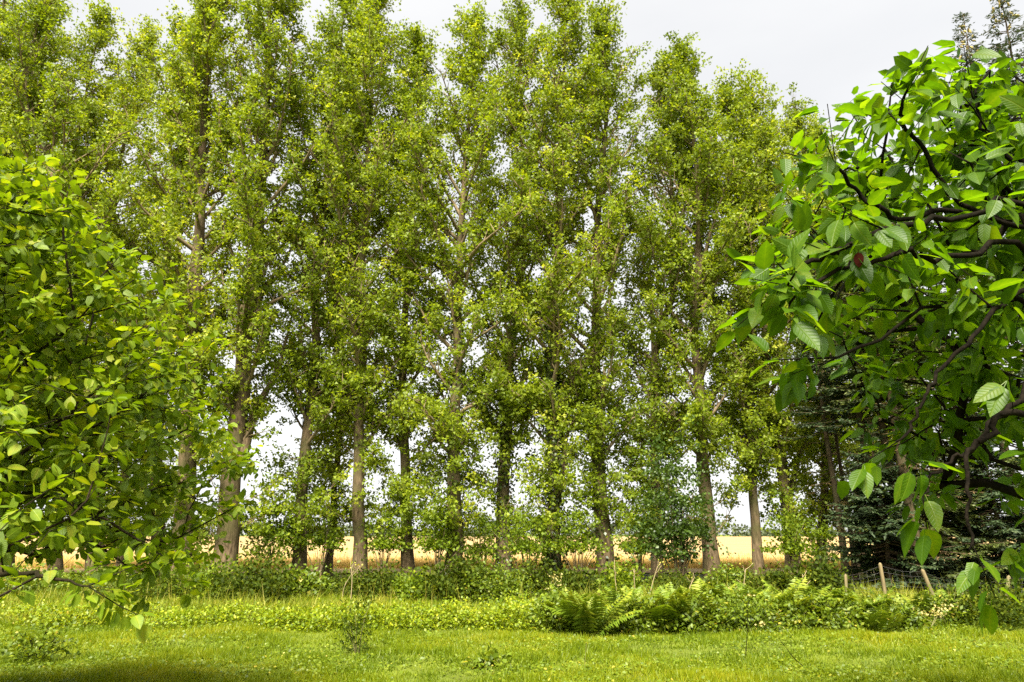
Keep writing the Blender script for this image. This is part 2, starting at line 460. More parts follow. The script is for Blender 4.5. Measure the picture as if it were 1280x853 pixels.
# ------------------------------------------------------------------ poplars
def poplar(label, path, Y, r0, top_py, seed, wmax=2.65, hb=0.17, ivy=0.0, forks=(), dens=1.0, mat='poplar_leaf', low=1.0, nclus=1500):
    rng = np.random.default_rng(seed)
    tp = [at(px, py, Y + 0.0 * i) for i, (px, py) in enumerate(path)]
    base = np.array((gx(path[0][0], Y), Y, -0.1))
    tp[0] = base
    ztop = at(path[-1][0], top_py, Y)[2]
    top = np.array((tp[-1][0] + rng.normal(0, .25), Y + rng.normal(0, .3), ztop))
    tp.append(top)
    n = 26
    C = smooth_path(tp, n)
    C[1:-1, 0] += np.convolve(rng.normal(0, .05, n + 2), np.ones(3) / 3, 'same')[2:-2]
    C[1:-1, 1] += np.convolve(rng.normal(0, .12, n + 2), np.ones(3) / 3, 'same')[2:-2]
    H = ztop
    hrel = np.clip(C[:, 2] / H, 0, 1)
    R = r0 * (1 - 0.93 * hrel ** 1.05) * (1 + 0.45 * np.exp(-hrel * 30))
    root = empty('poplar_tree', tuple(base + np.array((0, 0, .1))), label, 'tree', 'poplars standing in a row before the field')
    org = base + np.array((0, 0, .1))
    tb = Tubes()
    tb.add(C, R, 10)
    link('trunk', tb.mesh('poplar_trunk', 'poplar_bark', org), root)
    zc = C[:, 2]
    def on_trunk(h):
        return np.array([np.interp(h, zc, C[:, k]) for k in range(3)]), np.interp(h, zc, R)
    tone = rng.uniform(-.12, .12)
    cl, cd = [], []                     # leaf cluster centres and outward directions
    twig = Tubes()
    def subs(pts, rad, lo, count, ln):
        m = len(pts)
        for q in range(count):
            u = lo + (1 - lo) * (q + rng.uniform(0, 1)) / count
            f = u * (m - 1)
            i = min(int(f), m - 2)
            p = pts[i] + (pts[i + 1] - pts[i]) * (f - i)
            t = nrm(pts[i + 1] - pts[i])
            d = nrm(t * 0.6 + rdir(rng, 1)[0] * 0.9 + np.array((0, 0, .35)))
            l = ln * rng.uniform(.5, 1.15) * (1.0 - 0.35 * u)
            p1 = p + d * l * .5 + rng.normal(0, .05, 3)
            p2 = p1 + nrm(d + np.array((0, 0, .25))) * l * .5
            twig.add([p, p2], [rad * .35 + .006, .004], 3)
            k = max(2, int(l / .22))
            for v in np.linspace(.35, 1.05, k):
                cl.append((p + (p1 - p) * v * 2 if v < .5 else p1 + (p2 - p1) * (v - .5) * 2) + rng.normal(0, .07, 3))
                cd.append(d)
        cl.append(pts[-1]); cd.append(nrm(pts[-1] - pts[-2]))
    def limb(p, az, ang, ln, rad, nsub, own=True):
        d0 = np.array((math.cos(az) * math.sin(ang), math.sin(az) * math.sin(ang), math.cos(ang)))
        pts = [p]
        d = d0.copy()
        for s in range(6):
            d = nrm(d + np.array((0, 0, .10)) + rng.normal(0, .10, 3))
            pts.append(pts[-1] + d * ln / 6)
        pts = np.array(pts)
        rr = np.linspace(rad, .012, len(pts))
        if own:
            t = Tubes()
            t.add(pts, rr, 6)
            link('limb', t.mesh('poplar_limb', 'limb_bark', org), root)
        else:
            twig.add(pts, rr, 4)
        subs(pts, rad, .18, nsub, .95)
    for fk in forks:
        fp = smooth_path([at(a, b, Y + .15 * i) for i, (a, b) in enumerate(fk)], 9)
        ext = fp[-1] + nrm(nrm(fp[-1] - fp[-2]) + np.array((0, 0, 1.0))) * 2.4
        fp = np.vstack((fp, (fp[-1] + ext) / 2 + rng.normal(0, .1, 3), ext))
        t = Tubes()
        t.add(fp, np.linspace(r0 * .52, .025, len(fp)), 8)
        link('limb', t.mesh('poplar_fork', 'poplar_bark', org), root)
        subs(fp, .05, .35, 16, 1.1)
    nl = 60
    big = 0
    for q in range(nl):
        u = (q + rng.uniform(0, 1)) / nl
        h = H * (hb + (0.985 - hb) * u)
        p, tr = on_trunk(h)
        prof = min(1.0, (1 - u) * 1.9 + 0.07) * (0.62 + 0.38 * min(1, u * 3))
        ln = wmax * prof * rng.uniform(.75, 1.35) / 0.75
        ang = math.radians(rng.uniform(36, 72) * (1 - .35 * u))
        rad = min(tr * .55, .028 + .018 * ln)
        own = big < 12 and ln > 2.0
        big += own
        limb(p, q * 2.4 + rng.uniform(-.5, .5), ang, ln, rad, int(4 + ln * 3.2), own)
    for q in range(26):                 # the leafy leader
        p, _ = on_trunk(H * rng.uniform(.86, 1.0))
        cl.append(p + rng.normal(0, .10, 3)); cd.append(np.array((0, 0, 1.0)))
    for q in range(int(26 * low)):      # shoots low on the trunk
        h = rng.uniform(1.0, H * hb * 1.6)
        p, tr = on_trunk(h)
        az = rng.uniform(0, 6.28)
        limb(p, az, math.radians(rng.uniform(50, 95)), rng.uniform(.5, 2.1), .014, rng.integers(3, 8), False)
    link('branch', twig.mesh('poplar_branch', 'limb_bark', org), root)['kind'] = 'stuff'
    cl = np.array(cl); cd = np.array(cd)
    # thin out some patches so that sky shows through in irregular holes
    ph = rng.uniform(0, 6.28, 6)
    hole = np.sin(cl[:, 0] * 2.1 + ph[0]) + np.sin(cl[:, 2] * 1.5 + ph[1]) + np.sin(cl[:, 1] * 1.9 + ph[2]) + np.sin((cl[:, 0] + cl[:, 2]) * 3.3 + ph[3])
    keep = rng.uniform(0, 1, len(cl)) < np.where(hole > 1.5, 0.25, 1.0)
    cl, cd = cl[keep], cd[keep]
    per = int(np.clip(round(41000 * dens / len(cl)), 5, 44))
    nL = len(cl) * per
    cc = np.repeat(cl, per, 0)
    P = cc + rng.normal(0, 1, (nL, 3)) * np.array((.125, .125, .085))
    D = nrm(rdir(rng, nL) + 0.4 * np.repeat(cd, per, 0) + np.array((0, 0, -.25)))
    N = nrm(rdir(rng, nL) + np.array((0, -.25, .45)))
    L = rng.uniform(.075, .125, nL)
    rnd = np.repeat(rng.normal(.47, .17, len(cl)), per) + rng.normal(0, .13, nL)
    cr = link('crown', delta_leaves('poplar_crown', P, D, N, L, L * rng.uniform(.85, 1.15, nL), rnd + tone, mat, org), root)
    cr['kind'] = 'stuff'
    if ivy:
        nI = int(2600 * ivy)
        h = rng.uniform(.3, H * .42, nI)
        pc = np.stack([np.interp(h, zc, C[:, k]) for k in range(3)], -1)
        rr = np.interp(h, zc, R)
        az = rng.uniform(0, 6.28, nI)
        out = np.stack((np.cos(az), np.sin(az), np.zeros(nI)), -1)
        P = pc + out * (rr + rng.exponential(.10, nI))[:, None]
        L = rng.uniform(.08, .13, nI)
        iv = link('ivy', leaf_mesh('ivy', P, nrm(out * .4 + rdir(rng, nI) * .6 + np.array((0, 0, -.5))), nrm(out + rdir(rng, nI) * .5), L, L * .95, rng.normal(.5, .2, nI), 'ivy_leaf', org), root)
        iv['kind'] = 'stuff'
    return root

PT = 'poplar tree '
poplar('poplar cut by the left edge of the picture, farther left than all other poplars', [(-55, 735), (-58, 350)], 24, .24, -20, 101)
poplar('poplar rising straight above the left edge of the broad leaved tree', [(5, 735), (0, 450), (-8, 250)], 24.5, .24, -25, 102)
poplar('poplar whose pale upper trunk leans left above the near leafy tree', [(122, 735), (112, 500), (80, 300), (62, 205), (32, 120)], 22.5, .26, -12, 103)
poplar('thin poplar behind the leaning one at upper left', [(70, 735), (75, 400), (88, 200)], 26, .2, 8, 104)
poplar('poplar with low top in the gap of sky at upper left', [(152, 735), (156, 450), (146, 250)], 26.5, .18, 25, 105)
poplar('slender poplar just left of the tall thick straight trunk', [(196, 735), (200, 480), (214, 300), (222, 200)], 25, .22, -30, 106)
poplar('poplar with thick straight dark trunk left of the forked one', [(226, 735), (231, 600), (245, 380), (247, 280), (256, 130)], 22, .31, -70, 107, wmax=2.3, low=.6)
poplar('thickest poplar with a limb forking off to the right halfway up', [(279, 735), (289, 600), (305, 430), (318, 340), (328, 200)], 22, .34, -60, 138, wmax=2.6, low=.6,
       forks=([(302, 575), (310, 545), (321, 508), (340, 478), (350, 455)], [(312, 415), (325, 370), (345, 348)]))
poplar('pale trunked poplar leaning slightly right, first right of the forked one', [(372, 735), (378, 620), (392, 460), (398, 300)], 23.5, .21, -40, 109, low=.8)
poplar('thinnest poplar trunk between two pale trunked poplars', [(411, 735), (417, 620), (428, 480), (426, 330)], 26, .13, 10, 110, wmax=2.0)
poplar('straight pale trunked poplar to the right of the thinnest trunk', [(447, 735), (449, 600), (451, 430), (458, 250)], 23.5, .22, -25, 111, low=.8)
poplar('poplar with clean pale trunk standing alone left of centre', [(510, 735), (506, 600), (504, 470), (514, 300), (522, 150)], 24, .2, 32, 112, wmax=2.2, low=.7)
poplar('poplar with dark dense foliage on its trunk, right of the clean pale trunk', [(565, 735), (568, 560), (574, 380), (578, 250)], 23, .25, 14, 113, ivy=.3, wmax=2.4)
poplar('poplar at the centre with trunk leaning right as it rises', [(628, 735), (630, 600), (640, 430), (655, 280)], 24, .25, -8, 114, ivy=.6)
poplar('ivy covered poplar with a side limb, right of centre', [(692, 735), (693, 560), (691, 400), (702, 200)], 23, .23, 2, 115, ivy=1.2, forks=([(694, 640), (706, 560), (684, 490), (668, 440)],))
poplar('thick brown trunked poplar behind the fern clump', [(759, 735), (752, 640), (745, 540), (745, 400), (748, 250), (760, 130)], 23.5, .27, 12, 116, ivy=.3)
poplar('poplar that forks into a V above the maple bush', [(822, 735), (820, 600), (818, 460), (830, 400), (846, 320)], 24.5, .19, 72, 117, wmax=2.2, forks=([(819, 480), (815, 400), (812, 330)],))
poplar('poplar with thick clean trunk rising out of the maple bush', [(893, 735), (882, 600), (870, 400), (872, 250)], 24, .25, 54, 118, wmax=2.4, low=.5)
poplar('poplar with slim straight trunk right of the maple bush', [(949, 735), (940, 600), (937, 480), (936, 300)], 24.5, .17, 98, 119, wmax=2.2, low=.6)
poplar('poplar with twin trunk splitting low, last before the dark spruces', [(993, 735), (986, 640), (972, 560), (955, 480), (962, 300)], 25, .24, 95, 120, wmax=2.2, low=.7, forks=([(986, 625), (1002, 560), (1030, 500)],))
poplar('shorter poplar behind the twin trunked one', [(1024, 735), (1030, 500), (1015, 300)], 27.5, .17, 128, 121, wmax=2.0)
poplar('short poplar at the right end, its top meeting the cherry leaves', [(1075, 735), (1070, 450), (1050, 300)], 28.5, .17, 160, 122, wmax=1.8, low=.4)
poplar('lowest poplar, mostly hidden behind the near cherry branches', [(1128, 735), (1120, 450)], 29.5, .17, 215, 123, wmax=1.8, low=.3)

# ------------------------------------------------------------------ spruces
def spruce(label, px, Y, H, rad, crown0, rw, seed, mat, lean=0.0, cones=0, dead=True, step=.34, top_r=.12):
    rng = np.random.default_rng(seed)
    base = np.array((gx(px, Y), Y, 0.0))
    root = empty('spruce_tree', tuple(base), label, 'tree', 'spruces at the right end of the tree row')
    zz = np.linspace(-.1, H, 14)
    C = np.stack((lean * zz + .04 * np.sin(zz), .05 * np.cos(zz * .8), zz), -1)
    t = Tubes()
    t.add(C, rad * (1 - .95 * np.clip(zz / H, 0, 1)) * (1 + .4 * np.exp(-np.clip(zz, 0, 9) * 3)), 9)
    link('trunk', t.mesh('spruce_trunk', 'spruce_bark'), root)
    br = Tubes()
    Ps, Ds, Ns, Ls = [], [], [], []
    dP, dD, dN, dL = [], [], [], []
    z = crown0 if not dead else 1.2
    while z < H - .15:
        live = z >= crown0
        u = (z - crown0) / (H - crown0) if live else 0
        R = (rw * (1 - u) ** .85 + top_r) if live else rw * rng.uniform(.4, .8)
        nb = rng.integers(5, 8) if live else rng.integers(2, 4)
        for b in range(nb):
            az = rng.uniform(0, 6.28)
            l = R * rng.uniform(.75, 1.12)
            h0 = z + rng.uniform(-.12, .12)
            s = np.linspace(0, 1, 7)
            sag = (-.42 * s + .26 * s ** 2) * l * (1 - .9 * u) + u * .35 * s * l
            pts = np.stack((lean * h0 + np.cos(az) * s * l, np.sin(az) * s * l, h0 + sag), -1)
            pts[1:] += rng.normal(0, .02, (6, 3))
            br.add(pts[::2], np.linspace(.012 + .012 * l, .004, 4), 3)
            side = np.array((-np.sin(az), np.cos(az), 0))
            out = np.array((np.cos(az), np.sin(az), 0))
            k = max(8, int(l / (.042 if dead else .026))) if live else int(l / .16)
            v = rng.uniform(.10 if live else .3, 1, k) ** .8
            sg = rng.choice((-1, 1), k)
            bp = np.stack([np.interp(v, s, pts[:, c]) for c in range(3)], -1)
            tl = (.14 + .42 * (1 - v) * min(1, l)) * rng.uniform(.7, 1.2, k)
            td = nrm(side * sg[:, None] * 1.0 + out * .75 + rng.normal(0, .15, (k, 3)) + np.array((0, 0, -.12)))
            # three needle sprays along each side twig
            for f, w in ((0, 1.0), (.33, .95), (.66, .8)):
                P = bp + td * (tl * f)[:, None] + rng.normal(0, .012, (k, 3))
                L = np.maximum(tl * .5, .09)
                dd = nrm(td + rng.normal(0, .25, (k, 3)))
                NN = nrm(np.array((0, 0, 1.0)) + rng.normal(0, .45, (k, 3)))
                (Ps if live else dP).append(P); (Ds if live else dD).append(dd); (Ns if live else dN).append(NN); (Ls if live else dL).append(L)
        z += step * rng.uniform(.8, 1.25) * (1 if live else 1.4)
    # leader
    k = 26
    zt = rng.uniform(H - .7, H, k)
    Ps.append(np.stack((lean * zt, np.zeros(k), zt), -1)); Ds.append(nrm(rdir(rng, k) * np.array((1, 1, .3)) + np.array((0, 0, .5)))); Ns.append(rdir(rng, k)); Ls.append(rng.uniform(.08, .16, k))
    link('branch', br.mesh('spruce_branch', 'spruce_bark'), root)['kind'] = 'stuff'
    P, D, N, L = map(np.concatenate, (Ps, Ds, Ns, Ls))
    c = link('crown', leaf_mesh('spruce_crown', P, D, N, L, np.clip(L * .38, .035, .09), rng.normal(.5, .24, len(P)), mat, fold=-.05), root)
    c['kind'] = 'stuff'
    if dP:
        P, D, N, L = map(np.concatenate, (dP, dD, dN, dL))
        c = link('dead_twigs', leaf_mesh('spruce_dead', P, D, N, L, np.clip(L * .2, .02, .05), rng.uniform(0, 1, len(P)), 'dead_needle'), root)
        c['kind'] = 'stuff'
    if cones:
        ct = Tubes()
        s = np.linspace(0, 1, 7)
        ct.add(np.stack((0 * s, 0 * s, -s * .16), -1), .034 * np.sin(np.pi * np.clip(s * .9 + .1, 0, 1)) + .004, 7)
        cm = ct.mesh('cone', 'cone')
        for q in range(cones):
            zc_ = H - .35 - 1.7 * (q / cones) - rng.uniform(0, .15)
            az = rng.uniform(0, 6.28)
            r = (H - zc_) * .16 * rng.uniform(.3, 1.2) + .07
            o = link('cone', cm, root)
            o.location = (lean * zc_ + r * math.cos(az), r * math.sin(az), zc_)
            o.rotation_euler = (rng.uniform(-1.1, 1.1), rng.uniform(-1.1, 1.1), rng.uniform(0, 6))
            o.scale = (1, 1, rng.uniform(.8, 1.25))
    return root
spruce('thin trunked spruce at the left end of the spruces, sparse with feathery boughs', 1060, 23, 11.5, .12, 4.6, 1.5, 201, 'spruce_needle', lean=-.015)
spruce('slim spruce pole right behind the leftmost spruce', 1071, 24.5, 11, .09, 5.5, 1.2, 202, 'olive_needle', lean=-.01)
spruce('spruce with straight bare trunk behind the young dark spruce', 1106, 21.5, 12, .17, 4.8, 1.9, 203, 'spruce_needle')
spruce('bare trunked spruce between the young dark spruce and the cherry leaves', 1134, 21, 12.5, .15, 5.4, 1.7, 204, 'olive_needle')
spruce('thick spruce trunk in shade behind the hanging cherry twig', 1153, 20, 13, .18, 5.5, 1.8, 205, 'olive_needle')
def base_px(px, py, Y):
    """column of the foot of an upright tree whose top shows at (px, py)"""
    return 640 + at(px, py, Y)[0] * F / (Y * CT - CAM_H * ST)
spruce('bare spruce trunk right of the hanging cherry twig', 1194, 20.8, 13.0, .15, 5.0, 1.9, 214, 'olive_needle')
spruce('slim spruce trunk near the right edge above the olive young spruce', 1232, 21.2, 13.5, .13, 4.8, 1.9, 215, 'spruce_needle')
spruce('coned spruce with the lower of the two tops above the cherry', base_px(1201, 18, 21.0), 21.0, at(1201, 18, 21.0)[2], .17, 4.0, 2.5, 206, 'blue_needle', cones=26)
spruce('tall blue green spruce with tan cones cut by the top edge', base_px(1243, -26, 20.4), 20.4, at(1243, -26, 20.4)[2], .18, 4.0, 2.7, 207, 'blue_needle', cones=30)
spruce('spruce trunk at the right edge behind cherry branches', 1290, 21, 14, .17, 3.0, 2.2, 208, 'olive_needle')
spruce('young dark spruce with boughs down to the ground behind the fence', 1116, 20.6, 4.9, .09, .4, 2.0, 209, 'spruce_needle', dead=False, step=.22)
spruce('young olive spruce low behind the leaning fence post', 1188, 20.5, 4.6, .08, .3, 2.1, 210, 'olive_needle', dead=False, step=.24)
spruce('young spruce at the right edge with boughs hanging over the fence', 1262, 20.4, 5.1, .09, .3, 2.2, 211, 'spruce_needle', dead=False, step=.24)

spruce('low young spruce in the gap between the dark and the olive one', 1152, 21.4, 4.2, .08, .3, 2.0, 212, 'spruce_needle', dead=False, step=.24)
spruce('young spruce deep in shade behind the right hand fence post', 1226, 21.6, 5.4, .09, .3, 2.2, 213, 'olive_needle', dead=False, step=.24)

# ------------------------------------------------------------------ near broad-leaved trees
def near_leaf_variants(prefix, mat, wr, rng, nv=8):
    """ovate leaves folded on the midrib with a drooping tip and a stalk; unit length"""
    out = []
    for v in range(nv):
        t = np.array((0, .09, .28, .54, .80, 1.0))
        hw = np.array((0, .58, 1.0, .98, .60, 0)) * wr * .5 * rng.uniform(.9, 1.1)
        droop = rng.uniform(.08, .30)
        fold = rng.uniform(.02, .12)
        bend = rng.uniform(-.12, .12)
        zm = -droop * t ** 2
        mid = np.stack((bend * t ** 2, t, zm), -1)
        Lf = mid[1:5] + np.stack((-hw[1:5], -.03 * np.ones(4), fold * hw[1:5] * 3 + rng.normal(0, .015, 4)), -1)
        Rt = mid[1:5] + np.stack((hw[1:5], -.03 * np.ones(4), fold * hw[1:5] * 3 + rng.normal(0, .015, 4)), -1)
        st = np.array(((-.012, -.22, .05), (.012, -.22, .05), (.012, 0, 0), (-.012, 0, 0)))
        V = np.vstack((mid, Lf, Rt, st))
        Ft = [(0, 1, 6), (1, 7, 6), (1, 2, 7), (2, 8, 7), (2, 3, 8), (3, 9, 8), (3, 4, 9), (4, 5, 9),
              (0, 10, 1), (1, 10, 11), (1, 11, 2), (2, 11, 12), (2, 12, 3), (3, 12, 13), (3, 13, 4), (4, 13, 5), (14, 15, 16), (14, 16, 17)]
        rn_ = np.full(len(V), (v + .5) / nv)
        rn_[:6] += .22
        rn_[6:14] -= .06
        z_ = np.zeros
        U = np.vstack((np.stack((z_(6), t, z_(6)), -1), np.stack((-hw[1:5], t[1:5], z_(4)), -1), np.stack((hw[1:5], t[1:5], z_(4)), -1), z_((4, 3))))
        h2 = hw[2:4] * np.array((.95, .85))
        t2 = (t[1:5:2] + t[2:5:2]) / 2
        U2 = np.vstack((np.stack((z_(4), t[[0, 2, 4, 5]], z_(4)), -1), np.stack((-h2, t2, z_(2)), -1), np.stack((h2, t2, z_(2)), -1)))
        me = mesh(prefix, V, [np.array(Ft)], mat, rnd=rn_, smooth=True, luv=U)
        V2 = np.vstack((mid[[0, 2, 4, 5]], mid[1:5:2] * .5 + mid[2:5:2] * .5 + np.stack((-hw[2:4] * np.array((.95, .85)), np.array((-.03, .02)), fold * hw[2:4] * 3), -1),
                        mid[1:5:2] * .5 + mid[2:5:2] * .5 + np.stack((hw[2:4] * np.array((.95, .85)), np.array((-.03, .02)), fold * hw[2:4] * 3), -1)))
        F2 = np.array([(0, 1, 4), (1, 5, 4), (1, 2, 5), (2, 3, 5), (0, 6, 1), (1, 6, 7), (1, 7, 2), (2, 7, 3)])
        out.append((V, np.array(Ft), me, V2, F2, U2))
    return out
def skeleton(nodes, parent, attract, rng, step=.22, lift=.1):
    nodes = [np.asarray(p, float) for p in nodes]
    parent = list(parent)
    A = np.zeros((60000, 3)); T = np.zeros((60000, 3))
    m = len(nodes)
    for i, p in enumerate(nodes):
        A[i] = p
        T[i] = nrm(p - nodes[parent[i]]) if parent[i] >= 0 else (0, 0, 1)
    tips = []
    order = np.argsort(np.linalg.norm(attract - nodes[0], axis=1) + rng.normal(0, .25, len(attract)))
    for a in attract[order]:
        dv = a - A[:m]
        d = np.linalg.norm(dv, axis=1)
        cosang = (dv * T[:m]).sum(1) / np.maximum(d, 1e-6)
        i = int(np.argmin(d * (1.45 - .65 * cosang)))
        L = d[i]
        if L < .05:
            continue
        k = max(1, int(L / step))
        p0, t0 = A[i].copy(), T[i].copy()
        prev = i
        for s in range(1, k + 1):
            u = s / k
            c1 = p0 + t0 * L * .35
            q = (1 - u) ** 2 * p0 + 2 * u * (1 - u) * c1 + u * u * a
            if s < k:
                q = q + rng.normal(0, .03, 3)
            A[m] = q
            T[m] = nrm(q - A[prev])
            parent.append(prev)
            prev = m
            m += 1
        tips.append(m - 1)
    return A[:m], np.array(parent), T[:m], tips
def chains(A, parent, tip_r=.0035, ex=2.4, rmin=None):
    m = len(A)
    w = np.zeros(m)
    kids = [[] for _ in range(m)]
    for i in range(m - 1, 0, -1):
        if w[i] == 0:
            w[i] = tip_r ** ex
        w[parent[i]] += w[i]
    for i in range(1, m):
        kids[parent[i]].append(i)
    r = w ** (1 / ex)
    if rmin is not None:
        r[:len(rmin)] = np.maximum(r[:len(rmin)], rmin)
    out = []
    stack = [(0, -1)]
    while stack:
        s, p = stack.pop()
        ch = ([p] if p >= 0 else []) + [s]
        c = s
        while kids[c]:
            ks = sorted(kids[c], key=lambda k: -r[k])
            for k in ks[1:]:
                stack.append((k, c))
            c = ks[0]
            ch.append(c)
        rr = r[ch].copy()
        rr[-1] *= .4
        if len(rr) > 3:
            rr[-2] *= .75
        if p >= 0:
            rr[0] = min(rr[0], rr[1] * 1.15)
        out.append((A[ch], rr))
    return out
def near_tree(name, label, base, zfork, limbs, prof, n_att, per, lsize, lmat, bmat, wr, seed, shell, tip_r, zdens, max_branches=45, droop=.25, keep_fn=None, thick=.024, limb_twigs=14):
    rng = np.random.default_rng(seed)
    base = np.array(base, float)
    root = empty(name, tuple(base), label, 'tree')
    nodes = [base + np.array((0, 0, -.1)), base + np.array((.02, 0, zfork * .5)), base + np.array((0, .03, zfork))]
    parent = [-1, 0, 1]
    rmin = [.09, .085, .08]
    for lb in limbs:
        pts = smooth_path([base + np.array((0, .03, zfork))] + [np.asarray(p) for p in lb], 4 * len(lb) + 2)[1:]
        prev = 2
        for q, p in enumerate(pts):
            nodes.append(p + rng.normal(0, .008, 3)); parent.append(prev); prev = len(nodes) - 1
            rmin.append(thick * (1 - q / len(pts)) + .0022)
    zs, rs = np.array(prof).T
    att = []
    ph = rng.uniform(0, 6.28, 4)
    while len(att) < n_att:
        z = rng.uniform(zs[0], zs[-1])
        if rng.uniform() > np.interp(z, *np.array(zdens).T):
            continue
        az = rng.uniform(0, 6.28)
        R = np.interp(z, zs, rs) * (1 + .09 * math.sin(3 * az + ph[0] + z * 2) + .07 * math.sin(7 * az + ph[1] - z * 3))
        r = R * (rng.uniform(0, 1) ** shell)
        p = base + np.array((r * math.cos(az), r * math.sin(az), z)) + rng.normal(0, .06, 3)
        if keep_fn is not None and not keep_fn(p, rng):
            continue
        att.append(p)
    for lb in limbs:                      # short side twigs along the main boughs and past their ends
        lp = smooth_path(lb, 24)
        few = limb_twigs if lp[-1][2] > 2.2 or limb_twigs > 12 else 1
        for q in range(few):
            i_ = rng.integers(4, 24)
            att.append(lp[i_] + rdir(rng, 1)[0] * rng.uniform(.10, .30) + np.array((0, 0, .03)))
        e = nrm(lp[-1] - lp[-4])
        for q in range(4 if few > 3 else 1):
            att.append(lp[-1] + nrm(e + rdir(rng, 1)[0] * .6) * rng.uniform(.12, .35))
    A, par, T, tips = skeleton(nodes, parent, np.array(att), rng)
    ch = chains(A, par, tip_r, rmin=np.array(rmin))
    ch.sort(key=lambda c: -c[1][0])
    tw = Tubes()
    for i, (pts, rr) in enumerate(ch):
        if len(pts) < 2:
            continue
        if i == 0:
            t = Tubes(); t.add(pts, rr, 9)
            link('trunk', t.mesh(name + '_trunk', bmat, base), root)
        elif i <= max_branches:
            t = Tubes(); t.add(pts, rr, 7)
            link('branch', t.mesh(name + '_branch', bmat, base), root)
        else:
            tw.add(pts, rr, 4)
    link('twig', tw.mesh(name + '_twig', bmat, base), root)['kind'] = 'stuff'
    # leaves: rosettes at the twig tips and single leaves along the last bits of twig
    var = near_leaf_variants(name + '_leaf', lmat, wr, rng)
    P, D, N, S = [], [], [], []
    for ti in tips:
        t = T[ti]
        k = rng.integers(per[0], per[1] + 1)
        for q in range(k):
            az = rng.uniform(0, 6.28)
            back = rng.uniform(0, .16)
            a = nrm(np.cross(t, (.1, .2, 1))); b = np.cross(t, a)
            d = nrm(t * rng.uniform(.1, .9) + (a * math.cos(az) + b * math.sin(az)) + np.array((0, 0, -droop)))
            nn = nrm(np.array((0, 0, 1.0)) + rng.normal(0, .45, 3) - d * .2)
            P.append(A[ti] - t * back + d * .02); D.append(d); N.append(nn); S.append(rng.uniform(*lsize))
    P, D, N, S = np.array(P), np.array(D), np.array(N), np.array(S)
    X = nrm(np.cross(D, N)); N = np.cross(X, D)
    P = P + D * (S * .22)[:, None]
    px, py, dp = project(P)
    inview = (px > -10) & (px < 1290) & (py > -10) & (py < 863) & (dp > .3)
    score = np.where(inview, dp / S, 1e9)
    order = np.argsort(score)
    single = order[:300]
    rest = order[300:]
    vi = np.clip(rng.normal(len(var) / 2 - .3, len(var) / 3.6, len(P)), 0, len(var) - 1).astype(int)
    for i in single:
        o = link('leaf', var[vi[i]][2], root)
        mm = np.eye(4)
        mm[:3, 0], mm[:3, 1], mm[:3, 2], mm[:3, 3] = X[i] * S[i], D[i] * S[i], N[i] * S[i], P[i] - base
        o.matrix_local = Matrix(mm.tolist())
    VV, FF, RR, UU, nn = [], [], [], [], 0
    for v in range(len(var)):
        ids = rest[vi[rest] == v]
        if not len(ids):
            continue
        V, Ft = var[v][3:5]
        B = np.stack((X[ids], D[ids], N[ids]), 1) * S[ids][:, None, None]
        W = np.einsum('vk,nkc->nvc', V, B) + P[ids][:, None]
        VV.append(W.reshape(-1, 3))
        FF.append((np.arange(len(ids))[:, None, None] * len(V) + Ft[None]).reshape(-1, 3) + nn)
        UU.append(np.tile(var[v][5], (len(ids), 1)))
        RR.append(np.full(len(ids) * len(V), (v + .5) / len(var)))
        nn += len(ids) * len(V)
    me = mesh(name + '_crown', np.concatenate(VV), [np.concatenate(FF)], lmat, rnd=np.concatenate(RR), smooth=True, origin=base, luv=np.concatenate(UU))
    link('crown', me, root)['kind'] = 'stuff'
    return root, var, base

# left: round-headed fruit tree, its trunk just outside the frame
LB = (-5.05, 5.0, 0.0)
left_limbs = [
    [at(-60, 700, 4.3), at(0, 714, 3.9), at(40, 718, 3.85), at(80, 724, 3.8), at(110, 733, 3.8)],
    [at(-30, 640, 5.0), at(10, 630, 5.0), at(40, 615, 5.0), at(110, 640, 5.0), at(200, 690, 5.0)],
    [at(-20, 480, 4.8), at(20, 465, 4.7), at(60, 430, 4.6), at(105, 395, 4.6)],
    [at(-40, 420, 5.4), at(0, 330, 5.5), at(15, 250, 5.5)],
    [at(-30, 560, 5.6), at(60, 540, 5.8), at(140, 520, 5.9), at(180, 500, 6.0)],
    [np.array((-6.3, 6.2, 2.6)), np.array((-7.2, 6.8, 3.4))],
    [np.array((-6.2, 4.0, 2.4)), np.array((-7.4, 3.4, 3.0))],
    [np.array((-5.2, 5.2, 3.0)), np.array((-5.3, 5.3, 4.2))],
]
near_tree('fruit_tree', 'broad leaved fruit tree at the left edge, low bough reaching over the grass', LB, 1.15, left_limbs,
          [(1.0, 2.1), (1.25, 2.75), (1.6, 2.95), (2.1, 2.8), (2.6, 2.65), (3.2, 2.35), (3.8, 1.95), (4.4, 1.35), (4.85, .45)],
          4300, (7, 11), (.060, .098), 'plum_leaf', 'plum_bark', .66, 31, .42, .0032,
          [(1.0, .5), (1.3, .9), (1.8, 1), (4.85, .8)], keep_fn=lambda p, r: (p[2] - 1.6) > (-.03 if p[0] < -2.75 else -.115) * p[1] and (p[0] > -6.3 or r.uniform() < .3))
